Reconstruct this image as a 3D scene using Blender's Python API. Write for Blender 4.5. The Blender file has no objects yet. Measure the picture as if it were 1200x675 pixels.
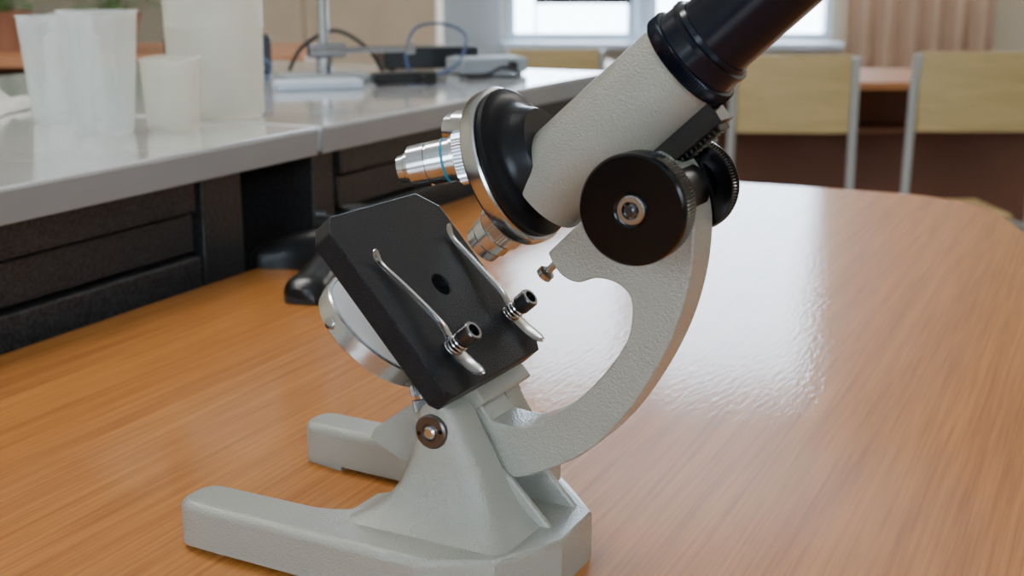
import bpy, bmesh, math, random
from mathutils import Vector, Matrix, Quaternion, noise
random.seed(4)
SC=bpy.context.scene; COL=SC.collection
# ---------------------------------------------------------------- materials
def newmat(name):
    m=bpy.data.materials.new(name); m.use_nodes=True
    nt=m.node_tree; b=nt.nodes['Principled BSDF']; return m,nt,b
def mat(name,c,rough=.5,metal=0.,var=.06,scale=8.,bump=0.,bscale=200.,coat=0.,spec=.5,coords='Object'):
    m,nt,b=newmat(name); N=nt.nodes; K=nt.links
    tc=N.new('ShaderNodeTexCoord')
    n=N.new('ShaderNodeTexNoise'); n.inputs['Scale'].default_value=scale; n.inputs['Detail'].default_value=4
    K.new(tc.outputs[coords],n.inputs['Vector'])
    r=N.new('ShaderNodeValToRGB')
    r.color_ramp.elements[0].position=.3; r.color_ramp.elements[1].position=.7
    r.color_ramp.elements[0].color=(*[max(0,x*(1-var)) for x in c],1)
    r.color_ramp.elements[1].color=(*[min(1,x*(1+var)) for x in c],1)
    K.new(n.outputs['Fac'],r.inputs['Fac']); K.new(r.outputs['Color'],b.inputs['Base Color'])
    b.inputs['Roughness'].default_value=rough; b.inputs['Metallic'].default_value=metal
    b.inputs['Specular IOR Level'].default_value=spec
    b.inputs['Coat Weight'].default_value=coat; b.inputs['Coat Roughness'].default_value=.12
    if bump>0:
        n2=N.new('ShaderNodeTexNoise'); n2.inputs['Scale'].default_value=bscale; n2.inputs['Detail'].default_value=2
        K.new(tc.outputs[coords],n2.inputs['Vector'])
        bp=N.new('ShaderNodeBump'); bp.inputs['Strength'].default_value=bump; bp.inputs['Distance'].default_value=.0006
        K.new(n2.outputs['Fac'],bp.inputs['Height']); K.new(bp.outputs['Normal'],b.inputs['Normal'])
        if coat: K.new(bp.outputs['Normal'],b.inputs['Coat Normal'])
    return m
def wood(name,c1,c2,ang=0.,sc=(3,45,45),rough=.32,bump=.15,coat=.0,peel=0.,crough=.1,spec=.5):
    m,nt,b=newmat(name); N=nt.nodes; K=nt.links
    tc=N.new('ShaderNodeTexCoord'); mp=N.new('ShaderNodeMapping'); mp.vector_type='TEXTURE'
    mp.inputs['Rotation'].default_value=(0,0,ang)
    K.new(tc.outputs['Object'],mp.inputs['Vector'])
    def stretched(s):
        m2=N.new('ShaderNodeMapping'); m2.inputs['Scale'].default_value=s; K.new(mp.outputs['Vector'],m2.inputs['Vector'])
        n=N.new('ShaderNodeTexNoise'); n.inputs['Scale'].default_value=1; n.inputs['Detail'].default_value=5; n.inputs['Roughness'].default_value=.6
        K.new(m2.outputs['Vector'],n.inputs['Vector']); return n
    n=stretched(sc); n.inputs['Distortion'].default_value=.3
    nf=stretched(tuple(x*4 for x in sc))
    mx=N.new('ShaderNodeMix'); mx.data_type='FLOAT'; mx.inputs[0].default_value=.55
    K.new(n.outputs['Fac'],mx.inputs[2]); K.new(nf.outputs['Fac'],mx.inputs[3])
    r=N.new('ShaderNodeValToRGB'); r.color_ramp.elements[0].position=.38; r.color_ramp.elements[1].position=.60
    r.color_ramp.elements[0].color=(*c1,1); r.color_ramp.elements[1].color=(*c2,1)
    K.new(mx.outputs[0],r.inputs['Fac']); K.new(r.outputs['Color'],b.inputs['Base Color'])
    b.inputs['Roughness'].default_value=rough; b.inputs['Coat Weight'].default_value=coat; b.inputs['Coat Roughness'].default_value=crough
    b.inputs['Specular IOR Level'].default_value=spec
    bp=N.new('ShaderNodeBump'); bp.inputs['Strength'].default_value=bump; bp.inputs['Distance'].default_value=.0008
    K.new(nf.outputs['Fac'],bp.inputs['Height']); K.new(bp.outputs['Normal'],b.inputs['Normal'])
    if peel:
        np_=stretched((90,380,380)); np_.inputs['Detail'].default_value=2
        b2=N.new('ShaderNodeBump'); b2.inputs['Strength'].default_value=peel; b2.inputs['Distance'].default_value=.0008
        K.new(np_.outputs['Fac'],b2.inputs['Height']); K.new(b2.outputs['Normal'],b.inputs['Coat Normal'])
    return m
GREY=mat('warm_grey_enamel',(.355,.350,.298),.3,var=.03,bump=.75,bscale=1300,coat=.6)
BLKS=mat('black_crinkle_paint',(.003,.0038,.0062),.36,var=.2,bump=.9,bscale=2000,spec=.32)
BLKG=mat('black_gloss_plastic',(.0015,.0015,.0025),.17,var=.2,spec=.35)
BLKP=mat('black_satin_plate',(.003,.0035,.005),.33,var=.2,spec=.28)
NAVY=mat('dark_navy_enamel',(.002,.005,.013),.22,var=.15,spec=.35)
CHROME=mat('satin_chrome',(.60,.63,.66),.20,1.,var=.04)
STEEL=mat('satin_steel',(.50,.52,.55),.20,1.,var=.06)
DSTEEL=mat('dark_oiled_steel',(.11,.11,.115),.30,1.,var=.2)
RACK=mat('dark_rack_steel',(.05,.05,.052),.30,1.,var=.2)
BRONZE=mat('bronzed_metal',(.16,.145,.13),.35,1.,var=.2)
ALU=mat('painted_mirror_rim',(.56,.57,.56),.22,.85,var=.05)
MIRR=mat('silvered_mirror',(.97,.98,1.0),.10,.55,var=.02,bump=.05,bscale=60)
TEAL=mat('teal_ring',(.02,.22,.32),.4); YELL=mat('yellow_ring',(.7,.5,.08),.4)
TABLE=wood('orange_beech_laminate',(.36,.120,.020),(.55,.215,.044),math.radians(64.6),(3,120,120),.5,.22,.6,.16,.10,spec=.15)
EDGE=wood('table_edge_band',(.25,.09,.03),(.33,.13,.045),0)
CHW=wood('pale_yellow_plywood',(.50,.36,.15),(.60,.44,.20),0,(2,20,20),.4,.1)
DESK=wood('orange_desk_laminate',(.38,.15,.06),(.5,.22,.09),0,(2,20,20),.4,.1)
DBROWN=mat('dark_brown_panel',(.15,.055,.030),.6)
TUBEM=mat('grey_painted_tube',(.45,.47,.46),.4,.3)
BTOP=mat('white_worktop',(.56,.57,.57),.08,var=.05,scale=14,coat=.6,bump=.08,bscale=60)
BTED=mat('worktop_edge_grey',(.30,.31,.31),.35)
BODY=mat('black_textured_cabinet',(.026,.026,.028),.42,bump=1.,bscale=380,var=.8,scale=420,spec=.4)
WALL=mat('cream_wall_paint',(.56,.49,.38),.8,scale=3)
WHITE=mat('white_frame_paint',(.60,.68,.78),.45)
FLOOR=mat('grey_linoleum',(.26,.18,.13),.4,scale=6,var=.15)
CEIL=mat('white_ceiling',(.75,.76,.76),.8)
CURT=mat('peach_curtain',(.88,.66,.50),.8,scale=5)
CABI=mat('beige_cabinet',(.66,.52,.36),.6)
BLUE=mat('blue_cable',(.04,.09,.20),.45)
BLKC=mat('black_cable',(.01,.01,.012),.45)
DEV=mat('grey_device_plastic',(.30,.33,.35),.45)
CLOTH=mat('white_cloth',(.66,.64,.6),.85,bump=.4,bscale=60)
GREEN=mat('green_plastic',(.12,.33,.10),.5)
LEAF=mat('green_leaf',(.09,.20,.05),.5,var=.4,scale=20)
POT=mat('terracotta_pot',(.35,.15,.08),.7)
BLACKP=mat('black_cast_iron',(.007,.008,.009),.30,bump=.3,bscale=300)
def poly_mat(name,c,al):
    m,nt,b=newmat(name); N=nt.nodes;K=nt.links
    b.inputs['Base Color'].default_value=(*c,1); b.inputs['Roughness'].default_value=.3
    n=N.new('ShaderNodeTexNoise'); n.inputs['Scale'].default_value=30
    mr=N.new('ShaderNodeMapRange'); mr.inputs[3].default_value=.25; mr.inputs[4].default_value=.4; K.new(n.outputs['Fac'],mr.inputs[0]); K.new(mr.outputs[0],b.inputs['Roughness'])
    tl=N.new('ShaderNodeBsdfTranslucent'); tl.inputs[0].default_value=(*c,1)
    tr=N.new('ShaderNodeBsdfTransparent')
    m1=N.new('ShaderNodeMixShader'); m1.inputs[0].default_value=.5
    K.new(b.outputs[0],m1.inputs[1]); K.new(tl.outputs[0],m1.inputs[2])
    # thin wall: denser where the wall is seen edge-on
    lw=N.new('ShaderNodeLayerWeight'); lw.inputs['Blend'].default_value=.3
    mr2=N.new('ShaderNodeMapRange'); mr2.inputs[3].default_value=al; mr2.inputs[4].default_value=al*.35; K.new(lw.outputs['Facing'],mr2.inputs[0])
    m2=N.new('ShaderNodeMixShader'); K.new(mr2.outputs[0],m2.inputs[0])
    K.new(m1.outputs[0],m2.inputs[1]); K.new(tr.outputs[0],m2.inputs[2])
    K.new(m2.outputs[0],N['Material Output'].inputs['Surface']); return m
PP=poly_mat('translucent_polypropylene',(.86,.89,.86),.76)
PPW=poly_mat('milky_polypropylene',(.86,.84,.74),.55)
# ---------------------------------------------------------------- helpers
def obj(name,me,m=None,parent=None,loc=None,sharp=35,**kw):
    o=bpy.data.objects.new(name,me); COL.objects.link(o)
    if m is not None:
        if isinstance(m,(list,tuple)):
            for x in m: me.materials.append(x)
        else: me.materials.append(m)
    if parent: o.parent=parent
    if loc is not None: o.location=loc
    me.polygons.foreach_set('use_smooth',[True]*len(me.polygons))
    me.set_sharp_from_angle(angle=math.radians(sharp))
    for k,v in kw.items(): o[k]=v
    return o
def bev(o,w,seg=2,ang=35):
    b=o.modifiers.new('bevel','BEVEL'); b.width=w; b.segments=seg; b.limit_method='ANGLE'; b.angle_limit=math.radians(ang); b.harden_normals=False
    return o
def tomesh(bm,name):
    bmesh.ops.recalc_face_normals(bm,faces=bm.faces)
    me=bpy.data.meshes.new(name); bm.to_mesh(me); bm.free(); return me
def addbox(bm,lo,hi,M=None,mi=0):
    vs=[Vector((x,y,z)) for x in(lo[0],hi[0]) for y in(lo[1],hi[1]) for z in(lo[2],hi[2])]
    if M: vs=[M@v for v in vs]
    v=[bm.verts.new(p) for p in vs]
    for f in((0,1,3,2),(4,6,7,5),(0,4,5,1),(2,3,7,6),(0,2,6,4),(1,5,7,3)):
        fc=bm.faces.new([v[i] for i in f]); fc.material_index=mi
def box(name,lo,hi,m,parent=None,bv=0.,M=None,**kw):
    bm=bmesh.new(); addbox(bm,lo,hi,M); o=obj(name,tomesh(bm,name),m,parent,**kw)
    if bv: bev(o,bv)
    return o
def addlathe(bm,org,axis,prof,n=48,mi=0,cap=True):
    org=Vector(org); q=Vector((0,0,1)).rotation_difference(Vector(axis).normalized())
    rings=[]
    for p in prof:
        h,r=p[0],p[1]; k=p[2] if len(p)>2 else 0
        ring=[]
        for i in range(n):
            t=2*math.pi*i/n; rr=r-(k if i%2 else 0)
            ring.append(bm.verts.new(org+q@Vector((rr*math.cos(t),rr*math.sin(t),h))))
        rings.append(ring)
    for a,b in zip(rings,rings[1:]):
        for i in range(n):
            j=(i+1)%n; f=bm.faces.new((a[i],a[j],b[j],b[i])); f.material_index=mi
    if cap:
        f=bm.faces.new(rings[0]); f.material_index=mi
        f=bm.faces.new(rings[-1]); f.material_index=mi
def lathe(name,org,axis,prof,m,parent=None,n=48,cap=True,**kw):
    bm=bmesh.new(); addlathe(bm,org,axis,prof,n,cap=cap); return obj(name,tomesh(bm,name),m,parent,**kw)
def cat(pts,sub=6):
    out=[];n=len(pts)
    for i in range(n-1):
        p0=pts[max(i-1,0)];p1=pts[i];p2=pts[i+1];p3=pts[min(i+2,n-1)]
        for k in range(sub):
            t=k/sub
            out.append(tuple(.5*((2*b)+(-a+c)*t+(2*a-5*b+4*c-d)*t*t+(-a+3*b-3*c+d)*t**3) for a,b,c,d in zip(p0,p1,p2,p3)))
    out.append(pts[-1]); return out
def addextr(bm,pts,f0,f1,mi=0):
    a=[bm.verts.new(f0(*p)) for p in pts]; b=[bm.verts.new(f1(*p)) for p in pts]; n=len(pts)
    x=[bm.faces.new(a),bm.faces.new(b[::-1])]
    for i in range(n): x.append(bm.faces.new((a[i],b[i],b[(i+1)%n],a[(i+1)%n])))
    for f in x: f.material_index=mi
    return a,b
def tubepts(bm,pts,r,n=10,mi=0):
    pts=[Vector(p) for p in pts]; rings=[]; prev=None
    for i,p in enumerate(pts):
        d=(pts[min(i+1,len(pts)-1)]-pts[max(i-1,0)]).normalized()
        if prev is None:
            u=d.orthogonal().normalized()
        else:
            u=(prev-d*prev.dot(d)).normalized()
        prev=u; w=d.cross(u)
        rr=r[i] if isinstance(r,(list,tuple)) else r
        rings.append([bm.verts.new(p+u*rr*math.cos(2*math.pi*k/n)+w*rr*math.sin(2*math.pi*k/n)) for k in range(n)])
    for a,b in zip(rings,rings[1:]):
        for k in range(n):
            f=bm.faces.new((a[k],a[(k+1)%n],b[(k+1)%n],b[k])); f.material_index=mi
    bm.faces.new(rings[0]).material_index=mi; bm.faces.new(rings[-1]).material_index=mi
def tube(name,pts,r,m,parent=None,n=10,**kw):
    bm=bmesh.new(); tubepts(bm,pts,r,n); return obj(name,tomesh(bm,name),m,parent,**kw)
def empty(name,loc,rz=0,**kw):
    o=bpy.data.objects.new(name,None); COL.objects.link(o); o.location=loc; o.rotation_euler=(0,0,rz); o.empty_display_size=.05
    for k,v in kw.items(): o[k]=v
    return o
mm=.001
# ================================================================= MICROSCOPE
PHI=math.radians(28)
MS=empty('microscope',(-.0987,.4917,.75),-PHI,label="warm grey enamel school microscope tilted back on wooden table",category="microscope")
TA=math.radians(42); nn=(math.cos(TA),math.sin(TA)); pp=(-math.sin(TA),math.cos(TA))
def T(q,r,v): return Vector(((q*nn[0]+r*pp[0])*mm, v*mm, (q*nn[1]+r*pp[1])*mm))
NV=Vector((nn[0],0,nn[1])); PV=Vector((pp[0],0,pp[1]))
# --- base
def tip(cx,cy,rx,ry,n=16):
    P=[]
    for i in range(n+1):
        t=math.pi*i/n-math.pi/2; c,s=math.cos(t),math.sin(t)
        P.append((cx-rx*abs(c)**.75,cy+ry*math.copysign(abs(s)**.85,s)))
    return P
bayc=[(48,34),(54,32.5),(59,29.5),(62.5,24),(64,16),(64,-16),(62.5,-24),(59,-29),(54,-31.5),(48,-33)]
outl=tip(7,-44.3,10,10.9)[::-1]+[(60,-56),(104,-56),(128,-43),(141,-18),(140,9),(114,37),(98,52)]+tip(-3,45.5,10,9.5)[::-1]+bayc
bm=bmesh.new()
a_,b_=addextr(bm,outl,lambda x,y:Vector((x,y,1.9))*mm,lambda x,y:Vector((x,y,18.8))*mm)
lay=bm.edges.layers.float.new('bevel_weight_edge')
S=set(b_)
for e in bm.edges:
    v,w_=e.verts
    if v in S and w_ in S:
        e[lay]=.25 if min(v.co.x,w_.co.x)>.103 else 1.0
base=obj('base',tomesh(bm,'base'),GREY,MS,sharp=28)
bb=base.modifiers.new('bevel','BEVEL'); bb.width=.0078; bb.segments=7; bb.limit_method='WEIGHT'
for y,x in((-43.5,-1),(45.3,-11)):
    bm=bmesh.new()
    addextr(bm,[(x,y-6.5),(x+16,y-9.0),(x+20,y-9.2),(x+20,y+9.2),(x+16,y+9.0),(x,y+6.5)],lambda a,b:Vector((a,b,0))*mm,lambda a,b:Vector((a,b,6))*mm)
    obj('base_foot_pad',tomesh(bm,'base_foot_pad'),GREY,MS)
bm=bmesh.new(); addextr(bm,[(85,-55.8),(104,-55.8),(127.8,-42.8),(140.8,-17.8),(139.8,8.8),(113.6,36.8),(96,50)],lambda a,b:Vector((a,b,0))*mm,lambda a,b:Vector((a,b,6))*mm)
obj('base_foot_pad',tomesh(bm,'base_foot_pad'),GREY,MS)
# --- pillars (yoke)
lev=cat([(17.4,60,132,42.5),(18.7,64,129.5,40.5),(20,67.5,127.5,38),(22,71,125,35.4),(25,74.5,122,32.8),(29,77.6,119,30.6),(34,80.3,116,29),(39,82.1,113.4,27.9),(44.5,83.4,110.6,27.1),(50,84.5,107.2,26.4),(55,85.2,104.5,26),(58.5,86.6,102.6,26),(61.3,89.2,100,26),(62.8,91.8,97.2,26),(63.3,93.8,95.4,26)],3)
for sg in(-1,1):
    bm=bmesh.new(); rings=[]
    for z,s0,s1,vo in lev:
        if sg>0 and z<30: s1=min(s1,118); vo=min(vo,33)
        if sg>0 and z<20: s1=112
        vi=11.5; c=min(6,(s1-s0)*.3,(vo-vi)*.42)
        pr=[(s0,-vi),(s0,-(vo-c)),(s0+c*.08,-(vo-c*.62)),(s0+c*.29,-(vo-c*.29)),(s0+c*.62,-(vo-c*.08)),(s0+c,-vo),(s1-c,-vo),(s1-c*.62,-(vo-c*.08)),(s1-c*.29,-(vo-c*.29)),(s1-c*.08,-(vo-c*.62)),(s1,-(vo-c)),(s1,-vi)]
        rings.append([bm.verts.new(Vector((s,v if sg<0 else -v,z))*mm) for s,v in pr])
    for a,b in zip(rings,rings[1:]):
        k=len(a)
        for i in range(k): bm.faces.new((a[i],a[(i+1)%k],b[(i+1)%k],b[i]))
    bm.faces.new(rings[0]); bm.faces.new(rings[-1])
    obj('yoke_pillar',tomesh(bm,'yoke_pillar'),GREY,MS,sharp=70)
for v0,v1 in((-11.8,-9),(9,11.8)):
    bm=bmesh.new()
    addextr(bm,[(104,15),(134,15),(133,19),(118,34),(108,40)],lambda a,b:Vector((a,v0,b))*mm,lambda a,b:Vector((a,v1,b))*mm)
    o=obj('yoke_rib',tomesh(bm,'yoke_rib'),GREY,MS); bev(o,.0008)
bm=bmesh.new()
addextr(bm,[(70,15),(104,15),(106,26),(98,30),(80,26)],lambda a,b:Vector((a,-11.8,b))*mm,lambda a,b:Vector((a,11.8,b))*mm)
o=obj('yoke_web',tomesh(bm,'yoke_web'),GREY,MS); bev(o,.0008)
# --- limb (C arm)
back=cat([(168,154.5),(174.5,151),(179.5,142.5),(182,130),(180.8,113),(176,95),(167.5,77),(156,59.5),(142.7,46.5),(124,36),(114,33)],6)
inner=cat([(108,54),(121.8,54),(138.2,64),(150,76),(158.8,89),(161.2,98),(160.3,106),(155,110),(148,110.7),(141,108.5),(134.5,111),(130,117.5)],6)
arm=[(146,133),(160,146)]+back+[(104,42),(97,45),(88,45),(75,32),(70,31),(55,38),(57,42),(77,57),(86,61),(95,64.5),(102,61)]+inner+[(137.5,125)]
TW=8.8
bm=bmesh.new()
addextr(bm,arm,lambda a,b:Vector((a,-TW,b))*mm,lambda a,b:Vector((a,TW,b))*mm)
limb=obj('limb',tomesh(bm,'limb'),GREY,MS); bev(limb,.0018,3,45)
bm=bmesh.new(); addlathe(bm,Vector((94.5,-11.6,53.5))*mm,(0,1,0),[(0,.008),(.0232,.008)],32)
obj('inclination_hub',tomesh(bm,'inclination_hub'),GREY,MS)
bm=bmesh.new()
addextr(bm,[(104,-25),(119.4,-26),(119.4,6),(111,6),(107,-10),(97,-18)],lambda q,r:T(q,r,-10),lambda q,r:T(q,r,27))
o=obj('stage_bracket',tomesh(bm,'stage_bracket'),GREY,MS); bev(o,.001)
PB=Vector((94,-26,53.2))*mm
pb=lathe('inclination_bolt',PB,(0,-1,0),[(-.001,.0062),(.0014,.0062),(.0020,.0056),(.0020,.0034),(.0014,.0030),(.0014,.001)],BRONZE,MS,n=40,label="bronzed round pivot bolt")
lathe('bolt_centre',PB,(0,-1,0),[(0.001,.0023),(.0024,.0023),(.003,.0016)],CHROME,pb,n=24)
for sx in(-1,1): lathe('spanner_hole',PB+Vector((sx*4.4,-1.75,sx*.9))*mm,(0,-1,0),[(0,.0008),(.0004,.0008)],BLKG,pb,n=10)
lathe('inclination_bolt',Vector((94,25.5,53.2))*mm,(0,1,0),[(0,.0062),(.002,.0062)],BRONZE,MS,n=40,label="bronzed round pivot bolt")
tube('stop_screw',[Vector((137,-2,120))*mm,Vector((126,-2,108.5))*mm],[.0013,.0013],STEEL,MS,n=16)
d=Vector((-.68,0,-.73))
lathe('stop_screw_head',Vector((127,-2,109.7))*mm,d,[(0,.0021),(.0006,.0030),(.0026,.0030),(.0032,.002)],STEEL,MS,n=20)
# --- stage with central hole
QF=128.; r0,r1,v0,v1=-20.,56.5,-38.,32.5
poly=[(v0,r0+3),(v0,r1-6),(v0+6,r1),(v1-9,r1),(v1,r1-8),(v1,r0+5),(v1-4,r0),(v0+3,r0)]
hc=(0,18.5); hr=4.4
def hit(poly,c,t):
    dx,dy=math.cos(t),math.sin(t); best=None
    for i in range(len(poly)):
        x1,y1=poly[i];x2,y2=poly[(i+1)%len(poly)]
        ex,ey=x2-x1,y2-y1; den=dx*ey-dy*ex
        if abs(den)<1e-9: continue
        k=((x1-c[0])*ey-(y1-c[1])*ex)/den; u=((x1-c[0])*dy-(y1-c[1])*dx)/den
        if k>0 and -1e-6<=u<=1+1e-6 and(best is None or k<best): best=k
    return (c[0]+dx*best,c[1]+dy*best)
angs=sorted([2*math.pi*i/48 for i in range(48)]+[math.atan2(y-hc[1],x-hc[0])%(2*math.pi) for x,y in poly])
bm=bmesh.new(); L=[]
for q in(QF,QF-9):
    L.append(([bm.verts.new(T(q,*(lambda p:(p[1],p[0]))(hit(poly,hc,t)))) for t in angs],[bm.verts.new(T(q,hc[1]+hr*math.sin(t),hc[0]+hr*math.cos(t))) for t in angs]))
n=len(angs)
for i in range(n):
    j=(i+1)%n
    for (o_,h_) in L: bm.faces.new((o_[i],o_[j],h_[j],h_[i]))
    bm.faces.new((L[0][0][i],L[0][0][j],L[1][0][j],L[1][0][i])); bm.faces.new((L[0][1][i],L[0][1][j],L[1][1][j],L[1][1][i]))
stage=obj('stage',tomesh(bm,'stage'),BLKS,MS,sharp=20,label="black crinkle-painted metal stage plate"); bev(stage,.0006,2,25)
# --- clips
def clip(tip,post,end,bow):
    def mixp(t,b=0): return (tip[0]*(1-t)+post[0]*t+b, tip[1]*(1-t)+post[1]*t)
    ctr=[(*mixp(0),3.6),(*mixp(.06,bow*.3),1.6),(*mixp(.14,bow*.6),.9),(*mixp(.35,bow),1.6),(*mixp(.6,bow*.9),2.8),(*mixp(.8,bow*.3),4.0),(*mixp(.9),3.4),(post[0],post[1],2.4),(end[0]*.5+post[0]*.5,end[1]*.5+post[1]*.5,1.9),(end[0],end[1],3.2)]
    ctr=cat(ctr,6); m=len(ctr); bm=bmesh.new(); rows=[]
    wid=cat([(0,1.3),(.08,2.1),(.2,1.7),(.5,1.9),(.75,2.5),(.85,3.8),(.95,3.9),(1,3.3)],8)
    def W(t):
        for (a,b),(c,d) in zip(wid,wid[1:]):
            if a<=t<=c+1e-9: return b+(d-b)*(t-a)/max(1e-9,c-a)
        return wid[-1][1]
    for i,(v,r,h) in enumerate(ctr):
        t=i/(m-1); w=W(t)
        if i>m-5: w*=(.97,.85,.62,.25)[i-(m-4)]
        if i==0: w*=.5
        rows.append([bm.verts.new(T(QF+h,r,v-w)),bm.verts.new(T(QF+h,r,v+w)),bm.verts.new(T(QF+h+.45,r,v+w)),bm.verts.new(T(QF+h+.8,r,v+w*.6)),bm.verts.new(T(QF+h+.8,r,v-w*.6)),bm.verts.new(T(QF+h+.45,r,v-w))])
    for a,b in zip(rows,rows[1:]):
        for k in range(6): bm.faces.new((a[k],a[(k+1)%6],b[(k+1)%6],b[k]))
    bm.faces.new(rows[0]); bm.faces.new(rows[-1])
    c=obj('stage_clip',tomesh(bm,'stage_clip'),STEEL,MS,label="curved steel specimen clip")
    lathe('clip_post',T(QF,post[1],post[0]),NV,[(0,.0018),(.0072,.0018),(.0072,.0033),(.0077,.0038),(.0127,.0038),(.0132,.0034),(.0132,.0024),(.0105,.0022)],DSTEEL,c,n=28)
    sp=[]
    for k in range(0,4*12+1):
        a=2*math.pi*k/12; sp.append(T(QF+.6+k/48*6.4,post[1]+3.1*math.sin(a),post[0]+3.1*math.cos(a)))
    tube('clip_spring',sp,.0005,CHROME,c,n=6)
clip((-27.5,38),(-21,-5),(-18,-18.5),2.2)
clip((23,38.5),(24,-3),(28.5,-18.5),1.2)
# --- mirror
mc=T(96,20,-4); md=Vector((math.cos(math.radians(51)),.17,math.sin(math.radians(51)))).normalized()
mir=lathe('mirror_rim',mc-md*.005,md,[(0,.021),(.0008,.024),(.002,.0256),(.0045,.0256),(.0047,.0262),(.0088,.0262),(.0094,.0257),(.0094,.0246),(.0080,.0244)],ALU,MS,n=72,label="bright stepped metal rim of round mirror")
lathe('mirror_glass',mc+md*.0034,md,[(0,.0243),(.0006,.0243)],MIRR,mir,n=72,label="bright silvered mirror disc")
u_=Vector((0,-1,0)); side=(u_-md*u_.dot(md)).normalized()
dn=md.cross(side).normalized()
if dn.z>0: dn=-dn
sc_dir=(side*.93-dn*.35).normalized()
lathe('mirror_pivot_screw',mc-md*.0005+sc_dir*.0254,sc_dir,[(0,.0022),(.0012,.0022),(.0015,.0016)],STEEL,mir,n=20)
f0=mc+dn*.0245+side*.004; f1=Vector((82,-9,50))*mm; fd=(f1-f0).normalized()
tube('mirror_fork',[f0,f1],[.0030,.0030],STEEL,MS,n=20)
lathe('mirror_stem_collar',f0+fd*.001,fd,[(0,.0043,.0005),(.0040,.0043,.0005),(.0042,.0032),(.0055,.0032),(.006,.0045,.0005),(.0100,.0045,.0005)],STEEL,MS,n=60)
# --- turret
C=Vector((112,0,144.5))*mm; Aang=math.radians(23)
A=Vector((-math.cos(Aang),0,-math.sin(Aang))); U=Vector((-math.sin(Aang),0,math.cos(Aang)))
lathe('turret_ring',C,A,[(-.0040,.0262),(-.0038,.0274),(-.0032,.0280,.00015),(.0012,.0280,.00015),(.0020,.0274),(.0028,.0264),(.0042,.0235),(.0046,.0205)],CHROME,MS,n=200,label="chrome revolving nosepiece ring")
lathe('turret_plate',C-A*.0038,-A,[(-.001,.0250),(.0004,.0264),(.0022,.0264),(.0029,.0256),(.0035,.0232),(.0042,.0210),(.0055,.0192),(.0080,.0178),(.0105,.0166),(.0120,.0156)],BLKP,MS,n=72,label="black smooth nosepiece plate")
def objective(name,ang,kind,band,spl=.325):
    out=(U*math.cos(ang)+Vector((0,1,0))*math.sin(ang))
    d=(A*.946+out*spl).normalized(); o0=C+out*.0148+A*.002
    bm=bmesh.new()
    if kind=='long':
        pr=[(0,.0078),(.0022,.0078),(.0024,.0094,.0007),(.0082,.0094,.0007),(.0084,.0080),(.0098,.0080),(.0100,.0075),(.0180,.0075),(.0182,.0070),(.0188,.0070),(.0190,.0075),(.0250,.0073),(.0253,.0056),(.0268,.0054),(.0271,.0050),(.0295,.0047),(.0298,.002),(.0290,.0018)]
    elif kind=='short':
        pr=[(0,.0070),(.0078,.0070),(.0080,.0090,.0007),(.0122,.0090,.0007),(.0124,.0074),(.0130,.0074),(.0132,.0079),(.0172,.0079),(.0176,.0068),(.0180,.0068),(.0182,.0072),(.0216,.0071),(.0220,.0050),(.0212,.0044)]
    else:
        pr=[(0,.0070),(.003,.0070),(.0032,.0080,.0007),(.007,.0080,.0007),(.0072,.0070),(.0185,.0070),(.0187,.0060),(.0225,.0058),(.0228,.004),(.0218,.0035)]
    addlathe(bm,o0,d,pr,90,0)
    ob=obj(name,tomesh(bm,name),CHROME,MS,label={'long':"long chrome objective with teal ring",'short':"short chrome objective",'mid':"chrome objective with yellow ring"}[kind])
    if kind=='short': lathe('lens_recess',o0+d*.0214,d,[(0,.0045),(.0008,.0045)],BLKG,ob,n=32,label="dark front lens")
    if band:
        r_=.0077 if kind=='long' else .0072
        lathe('colour_ring',o0+d*(.0120 if kind=='long' else .012),d,[(0,r_),(.0009,r_)],TEAL if band=='t' else YELL,ob,n=60,label="thin teal ring" if band=='t' else "thin yellow ring")
objective('objective_lens',math.pi,'short',None)
objective('objective_lens',-math.radians(60),'long','t')
objective('objective_lens',math.radians(22),'mid','y',.36)
# --- body tube
AX=18.7
lathe('body_tube',T(0,AX,0),NV,[(.1848,.0130),(.1848,.0162),(.1853,.0164),(.2505,.0158),(.2512,.0150),(.2512,.008)],GREY,MS,n=96)
lathe('tube_collar',T(0,AX,0),NV,[(.2508,.0150),(.2508,.0171),(.2513,.0176,.0006),(.2550,.0176,.0006),(.2555,.0171),(.2558,.0160),(.2604,.0155),(.2606,.0159),(.2622,.0159),(.2625,.0147),(.2640,.0142)],NAVY,MS,n=240,label="black knurled tube collar")
lathe('eyepiece_tube',T(0,AX,0),NV,[(.262,.0137),(.330,.0136),(.331,.0148),(.338,.0152),(.346,.0152),(.347,.0146),(.3475,.0100),(.3455,.0095)],NAVY,MS,n=80,label="black glossy eyepiece tube")
# --- rack dovetail
bm=bmesh.new()
addextr(bm,[(-6,-3.6),(6,-3.6),(5,0),(5,6),(-5,6),(-5,0)],lambda v,r:T(205,r,v),lambda v,r:T(250.5,r,v))
for k in range(22):
    q=206+k*1.95
    addextr(bm,[(q,-3.4),(q+.5,-5.6),(q+.95,-5.6),(q+1.45,-3.4)],lambda a,b:T(a,b,-4.6),lambda a,b:T(a,b,4.6))
o=obj('rack_slide',tomesh(bm,'rack_slide'),RACK,MS,label="dark steel toothed rack slide"); bev(o,.0002,1)
for x0_,x1_ in((-9.5,-6.2),(6.2,9.5)):
    bm=bmesh.new()
    addextr(bm,[(206,1),(229,1),(231,-3),(230,-12),(206,-12)],lambda q,r:T(q,r,x0_),lambda q,r:T(q,r,x1_))
    o=obj('slide_guide',tomesh(bm,'slide_guide'),GREY,MS); bev(o,.0015,3)
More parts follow.
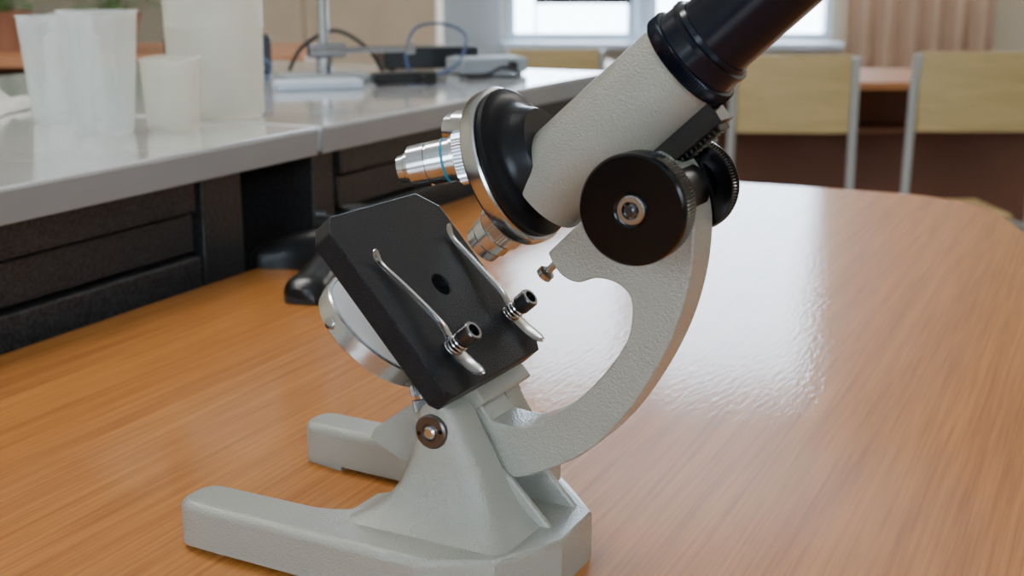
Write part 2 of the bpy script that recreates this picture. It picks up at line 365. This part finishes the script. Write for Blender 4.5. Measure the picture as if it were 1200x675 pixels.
# --- knobs
KC=Vector((172.8,0,140.8))*mm
def knob(sg,vi,vo,k_=1.):
    d=Vector((0,sg,0)); o0=KC+Vector((0,sg*vi*mm,0)); H=(vo-vi)*mm
    k=lathe('focus_knob',o0,d,[(0,.011*k_),(.0005,.0160*k_),(.0012,.0166*k_,.0006),(H-.0026,.0166*k_,.0006),(H-.0020,.0168*k_),(H-.0006,.0165*k_),(H,.0158*k_),(H,.0056),(H-.0004,.0052),(H-.0006,.0045)],BLKG,MS,n=180,label="black knurled focusing knob")
    e=o0+d*(H-.0014)
    lathe('knob_nut',e,d,[(0,.0045),(.0014,.0045),(.0018,.0041),(.0018,.0028),(.0008,.0026),(.0008,.001)],STEEL,k,n=36,label="steel centre nut")
    lathe('knob_axle',e,d,[(0,.0016),(.0022,.0016),(.0026,.0011)],DSTEEL,k,n=24,label="dark steel axle end")
knob(-1,28,39.5,1.03); knob(1,9.5,17,.93)
lathe('knob_shaft',KC+Vector((0,-.029,0)),(0,1,0),[(0,.0065),(.0195,.0065),(.0196,.009),(.034,.009),(.035,.0065),(.040,.0065)],RACK,MS,n=32)
# ================================================================= TABLE
tp=[(-.758,-.3),(-.292,.688),(-.038,1.226),(.04,1.380),(.050,1.388),(.228,1.304),(.335,1.257)]+cat([(.335,1.257),(.392,1.226),(.425,1.185),(.436,1.13),(.428,1.06)],5)[1:]+[(.26,-.3)]
tb=empty('table',(0,0,0),0,label="orange wood laminate table with rounded corner",category="table")
bm=bmesh.new(); addextr(bm,tp,lambda a,b:Vector((a,b,.726)),lambda a,b:Vector((a,b,.75)))
o=obj('table_top',tomesh(bm,'table_top'),TABLE,tb); bev(o,.002,3,50)
for x,y in((-.62,-.22),(.2,-.22),(.07,1.27),(.36,1.12)):
    tube('leg',[(x,y,.001),(x,y,.7255)],.018,TUBEM,tb,n=16)
bm=bmesh.new()
addbox(bm,(-.6,-.2,.66),(.18,-.18,.7255)); o=obj('apron',tomesh(bm,'apron'),EDGE,tb)
# ================================================================= BENCHES
BA=math.radians(25.3)
def bench_frame(x,y):
    return Matrix.Translation((x,y,0))@Matrix.Rotation(math.pi/2-BA,4,'Z')
FM=bench_frame(-.295,.699)
def bench(x0,x1,lab):
    e=empty('lab_bench',FM@Vector((x0,0,0)),math.pi/2-BA,label=lab,category="bench")
    Lx=x1-x0
    box('worktop',(0,0,.822),(Lx,.62,.842),BTOP,e,.0015,label="glossy white worktop")
    box('worktop_edge_band',(0,-.0015,.8205),(Lx,.0,.8395),BTED,e,.0004)
    return e
b1=bench(-1.2,.332,"long laboratory bench with white worktop and black drawers")
b2=bench(.338,.96,"laboratory bench with glossy white worktop beside the chairs")
def unit(e,x0,x1):
    box('cabinet_body',(x0,.03,.02),(x1,.60,.8215),BODY,e,.001)
    w=x1-x0
    def fr(nm,a,b,y=.012):
        return box(nm,(x0+.004,y,a),(x1-.004,.0295,b),BODY,e,.0015)
    fr('rail',.797,.8205,.010)
    fr('drawer',.768,.7955,.014); fr('drawer',.60,.7655,.008)
    fr('drawer',.40,.597,.012); fr('drawer',.1,.397,.012)
unit(b1,.0,.46); unit(b1,.47,.93); unit(b1,.94,1.40)
box('bench_leg',(1.405,.012,.0),(1.450,.60,.8215),BODY,b1,.001)
box('bench_leg',(.005,.012,.0),(.035,.60,.8215),BODY,b2,.001)
unit(b2,.04,.61)
# ================================================================= BEAKERS
def beaker(x,y,rb,rt,h,m,lab,lip=True,wall=.0012,rings=0):
    z=.8422; pr=[(0,.0001),(0,rb*.93),(.003,rb)]; K_=14
    for i in range(1,K_+1):
        t=i/K_; r=rb+(rt-rb)*t
        pr.append((.003+(h-.005)*t,r))
        if rings and i in(4,8,11): pr.append((.003+(h-.005)*t+.002,r+.0008)); pr.append((.003+(h-.005)*t+.004,r))
    pr+=[(h-.001,rt+.0012),(h,rt+.0012),(h,rt-wall)]
    for i in range(K_-1,0,-1):
        t=i/K_; pr.append((.003+(h-.005)*t,rb+(rt-rb)*t-wall))
    pr+=[(.004,rb-wall),(.0025,rb*.9),(.0025,.0001)]
    bm=bmesh.new(); addlathe(bm,(0,0,0),(0,0,1),pr,96,cap=True)
    if lip:
        for v in bm.verts:
            if v.co.z>h*.85:
                a=math.atan2(v.co.y,v.co.x)-2.6; a=(a+math.pi)%(2*math.pi)-math.pi
                k=math.exp(-(a/.25)**2)*((v.co.z-h*.85)/(h*.15))**2; v.co.x*=1+.10*k; v.co.y*=1+.10*k
    elif not rings:
        for v in bm.verts:
            k=max(0,(v.co.z-h*.5)/(h*.5))**2
            a=math.atan2(v.co.y,v.co.x); v.co.z+=k*(.0010*math.sin(3*a+1)+.0004*math.sin(7*a))
    bmesh.ops.remove_doubles(bm,verts=bm.verts,dist=.00008)
    o=obj('beaker',tomesh(bm,'beaker'),m,None,(x,y,z),sharp=50,label=lab,category="beaker"); return o
beaker(-.365,1.040,.0215,.028,.084,PP,"tall translucent plastic beaker behind another beaker on white worktop")
beaker(-.308,.970,.0215,.0285,.090,PP,"tall translucent plastic beaker on edge of white worktop")
beaker(-.260,.985,.0195,.0220,.054,PPW,"small milky plastic beaker with uneven rim on worktop",False)
beaker(-.247,1.080,.0385,.0405,.125,PPW,"large milky plastic jar with ribbed wall on worktop",False,rings=1)
# ================================================================= BLACK STAND BASE on table
px,py=-.112,.905
sb=empty('stand_base',(px,py,.7505),0,label="black cast iron tripod stand foot on wooden table",category="stand")
for a,sc_ in((256,1.45),(166,1.1),(40,1.)):
    t=math.radians(a); d=Vector((math.cos(t),math.sin(t),0)); s_=Vector((-d.y,d.x,0))
    bm=bmesh.new(); rows=[]
    prof=cat([(0,.018,.034),(.02,.016,.031),(.04,.0135,.025),(.055,.0145,.019),(.066,.0150,.016),(.072,.010,.010)],4)
    for r,w,h in prof:
        c=d*r*sc_; rows.append([bm.verts.new(c+s_*w*sx+Vector((0,0,h*hz))) for sx,hz in((-1,0),(-1,.45),(-.85,.75),(-.5,.95),(0,1),(.5,.95),(.85,.75),(1,.45),(1,0))])
    for A_,B_ in zip(rows,rows[1:]):
        for k in range(9): bm.faces.new((A_[k],A_[(k+1)%9],B_[(k+1)%9],B_[k]))
    bm.faces.new(rows[0]); bm.faces.new(rows[-1])
    obj('leg',tomesh(bm,'leg'),BLACKP,sb,sharp=50)
lathe('hub',(0,0,0.004),(0,0,1),[(0,.018),(.026,.018),(.032,.015),(.036,.011),(.042,.010)],BLACKP,sb,n=32)
lathe('clamp_screw',(-.008,0,.036),(-1,-.2,.1),[(0,.003),(.014,.003),(.014,.007,.001),(.022,.007,.001)],BLACKP,sb,n=24)
# ================================================================= CHAIRS
def chair(x,y,rz,lab,w=.31,zt=.755):
    e=empty('chair',(x,y,0),rz,label=lab,category="chair",group="school chairs by the desks")
    h=w/2; k=zt
    bm=bmesh.new(); pts=[]
    for i in range(9):
        t=i/8*2-1; pts.append((t*(h-.012),-.012*(1-t*t)))
    poly=pts+[(a,b+.010) for a,b in reversed(pts)]
    addextr(bm,poly,lambda a,b:Vector((a,b,k-.20)),lambda a,b:Vector((a,b-.004,k)))
    o=obj('backrest',tomesh(bm,'backrest'),CHW,e); bev(o,.003,2,50)
    bm=bmesh.new(); addbox(bm,(-h+.01,.08,.320),(h-.01,.33,.335)); o=obj('seat',tomesh(bm,'seat'),CHW,e); bev(o,.004)
    for sx in(-1,1):
        tube('back_leg',[(sx*(h+.004),-.05,.001),(sx*(h+.002),.01,.32),(sx*(h-.001),.004,k-.1),(sx*(h-.004),-.006,k-.006)],.011,TUBEM,e,n=12)
        tube('front_leg',[(sx*(h-.01),.31,.001),(sx*(h-.01),.32,.318)],.011,TUBEM,e,n=12)
        tube('seat_rail',[(sx*(h-.0),.01,.310),(sx*(h-.01),.32,.310)],.009,TUBEM,e,n=10)
    tube('cross_bar',[(-h,.30,.2),(h,.30,.2)],.008,TUBEM,e,n=8)
chair(.722,3.30,-.06,"pale yellow plywood chair with grey tube frame at desk")
chair(1.175,3.25,.04,"pale yellow plywood chair with grey tube frame tucked at desk",.33,.765)
chair(.145,4.50,.03,"pale yellow plywood chair beside the windows",.34,.70)
def desk(x0,x1,y0,y1,z,lab):
    e=empty('desk',(x0,y0,0),0,label=lab,category="desk",group="classroom desks")
    box('desk_top',(0,0,z-.022),(x1-x0,y1-y0,z),DESK,e,.003)
    box('front_panel',(.04,(y1-y0)*.55,.15),(x1-x0-.04,(y1-y0)*.55+.016,z-.023),DBROWN,e)
    box('shelf',(.04,.12,z-.16),(x1-x0-.04,(y1-y0)*.55-.001,z-.145),DBROWN,e)
    for sx in(.03,x1-x0-.03):
        box('leg',(sx-.012,.05,.0),(sx+.012,.09,z-.023),TUBEM,e); box('leg',(sx-.012,(y1-y0)-.09,.0),(sx+.012,(y1-y0)-.05,z-.023),TUBEM,e)
desk(.55,1.65,3.66,4.20,.655,"orange laminate classroom desk with dark brown panel behind chairs")
desk(-.25,.42,4.95,5.45,.60,"orange laminate classroom desk near the windows")
desk(-1.5,-.40,2.5,3.0,.80,"orange laminate classroom desk beyond the white bench")
def plant(x,y,z,h,lab,seed):
    rnd=random.Random(seed)
    e=empty('potted_plant',(x,y,z),0,label=lab,category="plant")
    lathe('pot',(0,0,0),(0,0,1),[(0,.04),(.07,.055),(.08,.058),(.08,.05),(.075,.048)],POT,e,n=28)
    bm=bmesh.new()
    for i in range(90):
        a=rnd.uniform(0,6.28); el=rnd.uniform(.3,1.4); R=h*rnd.uniform(.4,1); d=Vector((math.cos(a)*math.cos(el),math.sin(a)*math.cos(el),math.sin(el)))
        p=Vector((0,0,.07))+d*R; s=Vector((-d.y,d.x,0)).normalized()*.014; t=(d+Vector((0,0,-.5))).normalized()*.045
        vs=[bm.verts.new(p),bm.verts.new(p+s+t*.5),bm.verts.new(p+t),bm.verts.new(p-s+t*.5)]; bm.faces.new(vs)
        q=bm.verts.new(Vector((0,0,.07))); q2=bm.verts.new(Vector((.002,0,.07))); bm.faces.new((q,q2,bm.verts.new(p+s*.08),bm.verts.new(p)))
    obj('foliage',tomesh(bm,'foliage'),LEAF,e)
plant(-1.05,2.7,.801,.16,"leafy green plant in terracotta pot on desk",1)
plant(-.80,2.62,.801,.10,"small leafy plant in terracotta pot on desk",2)
# ================================================================= BENCH CLUTTER
ZB=.8422
x,y=-.207,1.43
rs=empty('retort_stand',(x,y,ZB),.4,label="grey steel retort stand with clamp on white worktop",category="stand")
box('stand_plate',(-.05,-.035,0),(.05,.035,.008),DEV,rs,.002)
lathe('rod',(0,0,.008),(0,0,1),[(0,.009),(.02,.009),(.021,.0055),(.34,.0055)],STEEL,rs,n=20)
lathe('clamp_boss',(-.0,-.012,.034),(1,0,0),[(-.02,.008),(.02,.008),(.021,.0035),(.09,.0035),(.091,.006),(.10,.006)],STEEL,rs,n=16)
pts=cat([(-.115,1.46,ZB+.004),(-.12,1.47,ZB+.03),(-.11,1.50,ZB+.055),(-.08,1.53,ZB+.058),(-.055,1.53,ZB+.045),(-.06,1.50,ZB+.018),(-.08,1.46,ZB+.006),(-.11,1.42,ZB+.004)],8)
tube('cable',pts,.0018,BLUE,None,n=8,label="coiled blue cable on white worktop",category="cable")
pts=cat([(-.33,1.40,ZB+.0035),(-.30,1.385,ZB+.004),(-.28,1.36,ZB+.02),(-.265,1.36,ZB+.03),(-.255,1.37,ZB+.02),(-.262,1.34,ZB+.004),(-.30,1.30,ZB+.004)],8)
tube('cable',pts,.0016,BLUE,None,n=8,label="thin blue cable lying on white worktop",category="cable")
pts=cat([(-.06,1.47,ZB+.003),(-.03,1.48,ZB+.003),(-.01,1.50,ZB+.010),(.01,1.49,ZB+.004),(.0,1.46,ZB+.003),(-.03,1.45,ZB+.003),(-.05,1.44,ZB+.003)],8)
tube('cable',pts,.0022,BLKC,None,n=8,label="black cable curled beside power supply on worktop",category="cable")
pts=cat([(-.155,1.545,ZB+.003),(-.17,1.53,ZB+.03),(-.21,1.54,ZB+.05),(-.25,1.55,ZB+.03),(-.265,1.54,ZB+.003)],8)
tube('cable',pts,.0025,BLKC,None,n=8,label="arched black cable on white worktop",category="cable")
def rbox(name,x,y,sz,rz,m,lab,cat_,z=ZB,bv=.003):
    e=empty(name,(x,y,z),rz,label=lab,category=cat_)
    box('casing',(-sz[0]/2,-sz[1]/2,.002),(sz[0]/2,sz[1]/2,sz[2]),m,e,bv)
    for sx in(-1,1): lathe('foot',(sx*sz[0]*.4,-sz[1]*.3,0),(0,0,1),[(0,.004),(.002,.004)],BLACKP,e,n=12)
    lathe('control_knob',(sz[0]*.25,-sz[1]/2,sz[2]*.5),(0,-1,0),[(0,min(.006,sz[2]*.3)),(.006,min(.005,sz[2]*.25))],BLACKP,e,n=16)
    return e
rbox('power_supply',-.030,1.535,(.085,.05,.020),.45,DEV,"low grey laboratory power supply on worktop","device")
o=box('tray',(-.045,-.015,0),(.045,.015,.010),WHITE,None,.003); o.location=(-.20,1.33,ZB); o.rotation_euler=(0,0,.3); o['label']="small white plastic tray on worktop"; o['category']="tray"
rbox('instrument_case',-.345,1.53,(.12,.08,.045),.2,BLACKP,"black instrument case on worktop","case")
rbox('instrument_case',-.105,1.61,(.12,.05,.028),.3,BLACKP,"black instrument case behind blue cables on worktop","case")
rbox('instrument_case',-.115,1.375,(.07,.022,.014),.35,BLACKP,"slim black meter on worktop beside stand","case")
bm=bmesh.new()
bmesh.ops.create_grid(bm,x_segments=24,y_segments=24,size=.05)
for v in bm.verts:
    r=min(1,max(abs(v.co.x),abs(v.co.y))/.05); v.co.z=max(.0008,(.018+.02*noise.noise(v.co*45))*(1-r**3))
    v.co.x+=.008*noise.noise(v.co*20+Vector((3,1,0)))
obj('cloth',tomesh(bm,'cloth'),CLOTH,None,(-.475,1.12,ZB),label="crumpled white cloth on worktop",category="cloth")
o=lathe('bottle_cap',(0,0,0),(0,0,1),[(0,.016),(.012,.016),(.014,.014)],GREEN,None,n=30); o.location=(-.53,1.26,ZB)
o['label']="green plastic cap on worktop"; o['category']="cap"
o=lathe('jar',(0,0,0),(0,0,1),[(0,.028),(.05,.028),(.058,.02),(.062,.022),(.075,.022)],PP,None,n=30); o.location=(-.46,1.36,ZB)
o['label']="translucent plastic jar on worktop"; o['category']="jar"
# ================================================================= ROOM
def st(name,lo,hi,m,bv=0):
    o=box(name,lo,hi,m,None,bv); o['kind']="structure"; return o
X0,X1,Y1=-2.6,3.2,6.6
st('floor',(X0,-2.5,-.05),(X1,Y1,0),FLOOR)
st('ceiling',(X0,-2.5,3.0),(X1,Y1,3.05),CEIL)
st('wall_left',(X0-.1,-2.5,0),(X0,Y1,3.0),WALL)
st('wall_right',(X1,-2.5,0),(X1+.1,Y1,3.0),WALL)
def winwall(name,ya,yb,wins,zs,zh):
    bm=bmesh.new(); xs=[X0]+[c for p in wins for c in p]+[X1]
    addbox(bm,(X0,ya,0),(X1,yb,zs)); addbox(bm,(X0,ya,zh),(X1,yb,3.0))
    for i in range(0,len(xs),2): addbox(bm,(xs[i],ya,zs),(xs[i+1],yb,zh))
    o=obj(name,tomesh(bm,name),WALL); o['kind']="structure"
wins=[(-.02,.62),(.70,1.62)]; zs,zh=.62,2.75
winwall('wall_far',Y1,Y1+.2,wins,zs,zh)
winwall('wall_near',-2.7,-2.5,[(-2.2,-1.0),(.4,1.6)],1.2,2.4)
for i,(a,b) in enumerate(wins):
    bm=bmesh.new(); t=.035
    addbox(bm,(a,Y1+.02,zs),(a+t,Y1+.1,zh)); addbox(bm,(b-t,Y1+.02,zs),(b,Y1+.1,zh))
    addbox(bm,(a+t,Y1+.02,zs),(b-t,Y1+.1,zs+t)); addbox(bm,(a+t,Y1+.02,zh-t),(b-t,Y1+.1,zh))
    o=obj('window_%d'%(i+1),tomesh(bm,'window'),WHITE); o['kind']="structure"
st('trim_1',(-.05,Y1-.22,.585),(1.65,Y1-.001,.618),WHITE,.004)
st('trim_2',(-.36,Y1-.10,0),(-.05,Y1-.001,3.0),WHITE,.004)
st('trim_3',(.625,Y1-.06,.62),(.695,Y1-.001,2.74),WHITE,.004)
mo=empty('monitor',(.35,Y1-.11,.618),0,label="dark flat monitor standing on white window sill",category="monitor")
for sx in(-1,1):
    box('monitor_foot',(sx*.232-.006,-.05,0),(sx*.232+.006,.05,.010),WHITE,mo); box('monitor_support',(sx*.232-.005,-.010,.010),(sx*.232+.005,0,.187),WHITE,mo)
box('screen',(-.24,-.02,.185),(.24,-.011,.47),BLACKP,mo,.003)
bm=bmesh.new(); front=[];N_=60
for i in range(N_+1):
    t=i/N_; front.append((1.60+.72*t,Y1-.34+.03*math.sin(t*40)))
for (a,b),(c,d) in zip(front,front[1:]):
    bm.faces.new([bm.verts.new(p) for p in((a,b,.45),(c,d,.45),(c,d,2.7),(a,b,2.7))])
bmesh.ops.remove_doubles(bm,verts=bm.verts,dist=.0001)
o=obj('curtain',tomesh(bm,'curtain'),CURT); o['label']="peach pleated curtain hanging beside the window"; o['category']="curtain"
o.modifiers.new('s','SOLIDIFY').thickness=.004
c=empty('cupboard',(-1.35,5.2,0),0,label="tall beige wooden cupboard standing by the wall",category="cupboard")
box('body',(0,0,0),(1.05,.5,1.9),CABI,c,.003); box('door',(.01,-.018,.05),(.52,-.001,1.88),CABI,c,.003); box('door',(.53,-.018,.05),(1.04,-.001,1.88),CABI,c,.003)
# ================================================================= LIGHT + WORLD
w=bpy.data.worlds.new('World'); SC.world=w; w.use_nodes=True
bg=w.node_tree.nodes['Background']; bg.inputs[0].default_value=(.70,.85,1,1); bg.inputs[1].default_value=14.
def area(name,loc,target,size,power,col=(1,1,1),sy=None):
    l=bpy.data.lights.new(name,'AREA'); l.energy=power; l.color=col; l.size=size
    if sy: l.shape='RECTANGLE'; l.size_y=sy
    o=bpy.data.objects.new(name,l); COL.objects.link(o); o.location=loc
    o.rotation_euler=(Vector(target)-Vector(loc)).to_track_quat('-Z','Y').to_euler()
area('added_ceiling_fill',(-1.1,1.4,2.9),(-1.1,1.4,0),1.2,42,(1,.96,.9),.3)  # added soft fill from ceiling height, no real fixture behind it
area('added_ceiling_fill',(2.75,3.9,2.9),(2.75,3.9,0),.6,32,(1,.97,.93),1.6)  # added light without a fixture, put in to brighten the mirror
# ================================================================= CAMERA
cd=bpy.data.cameras.new('camera'); cam=bpy.data.objects.new('camera',cd); COL.objects.link(cam)
cam.location=(0,0,.96); cam.rotation_euler=(math.pi/2-math.atan(371/1500),0,0)
cd.lens=45; cd.sensor_width=36; cd.clip_start=.01
cd.dof.use_dof=True; cd.dof.focus_distance=.46; cd.dof.aperture_fstop=16
SC.camera=cam
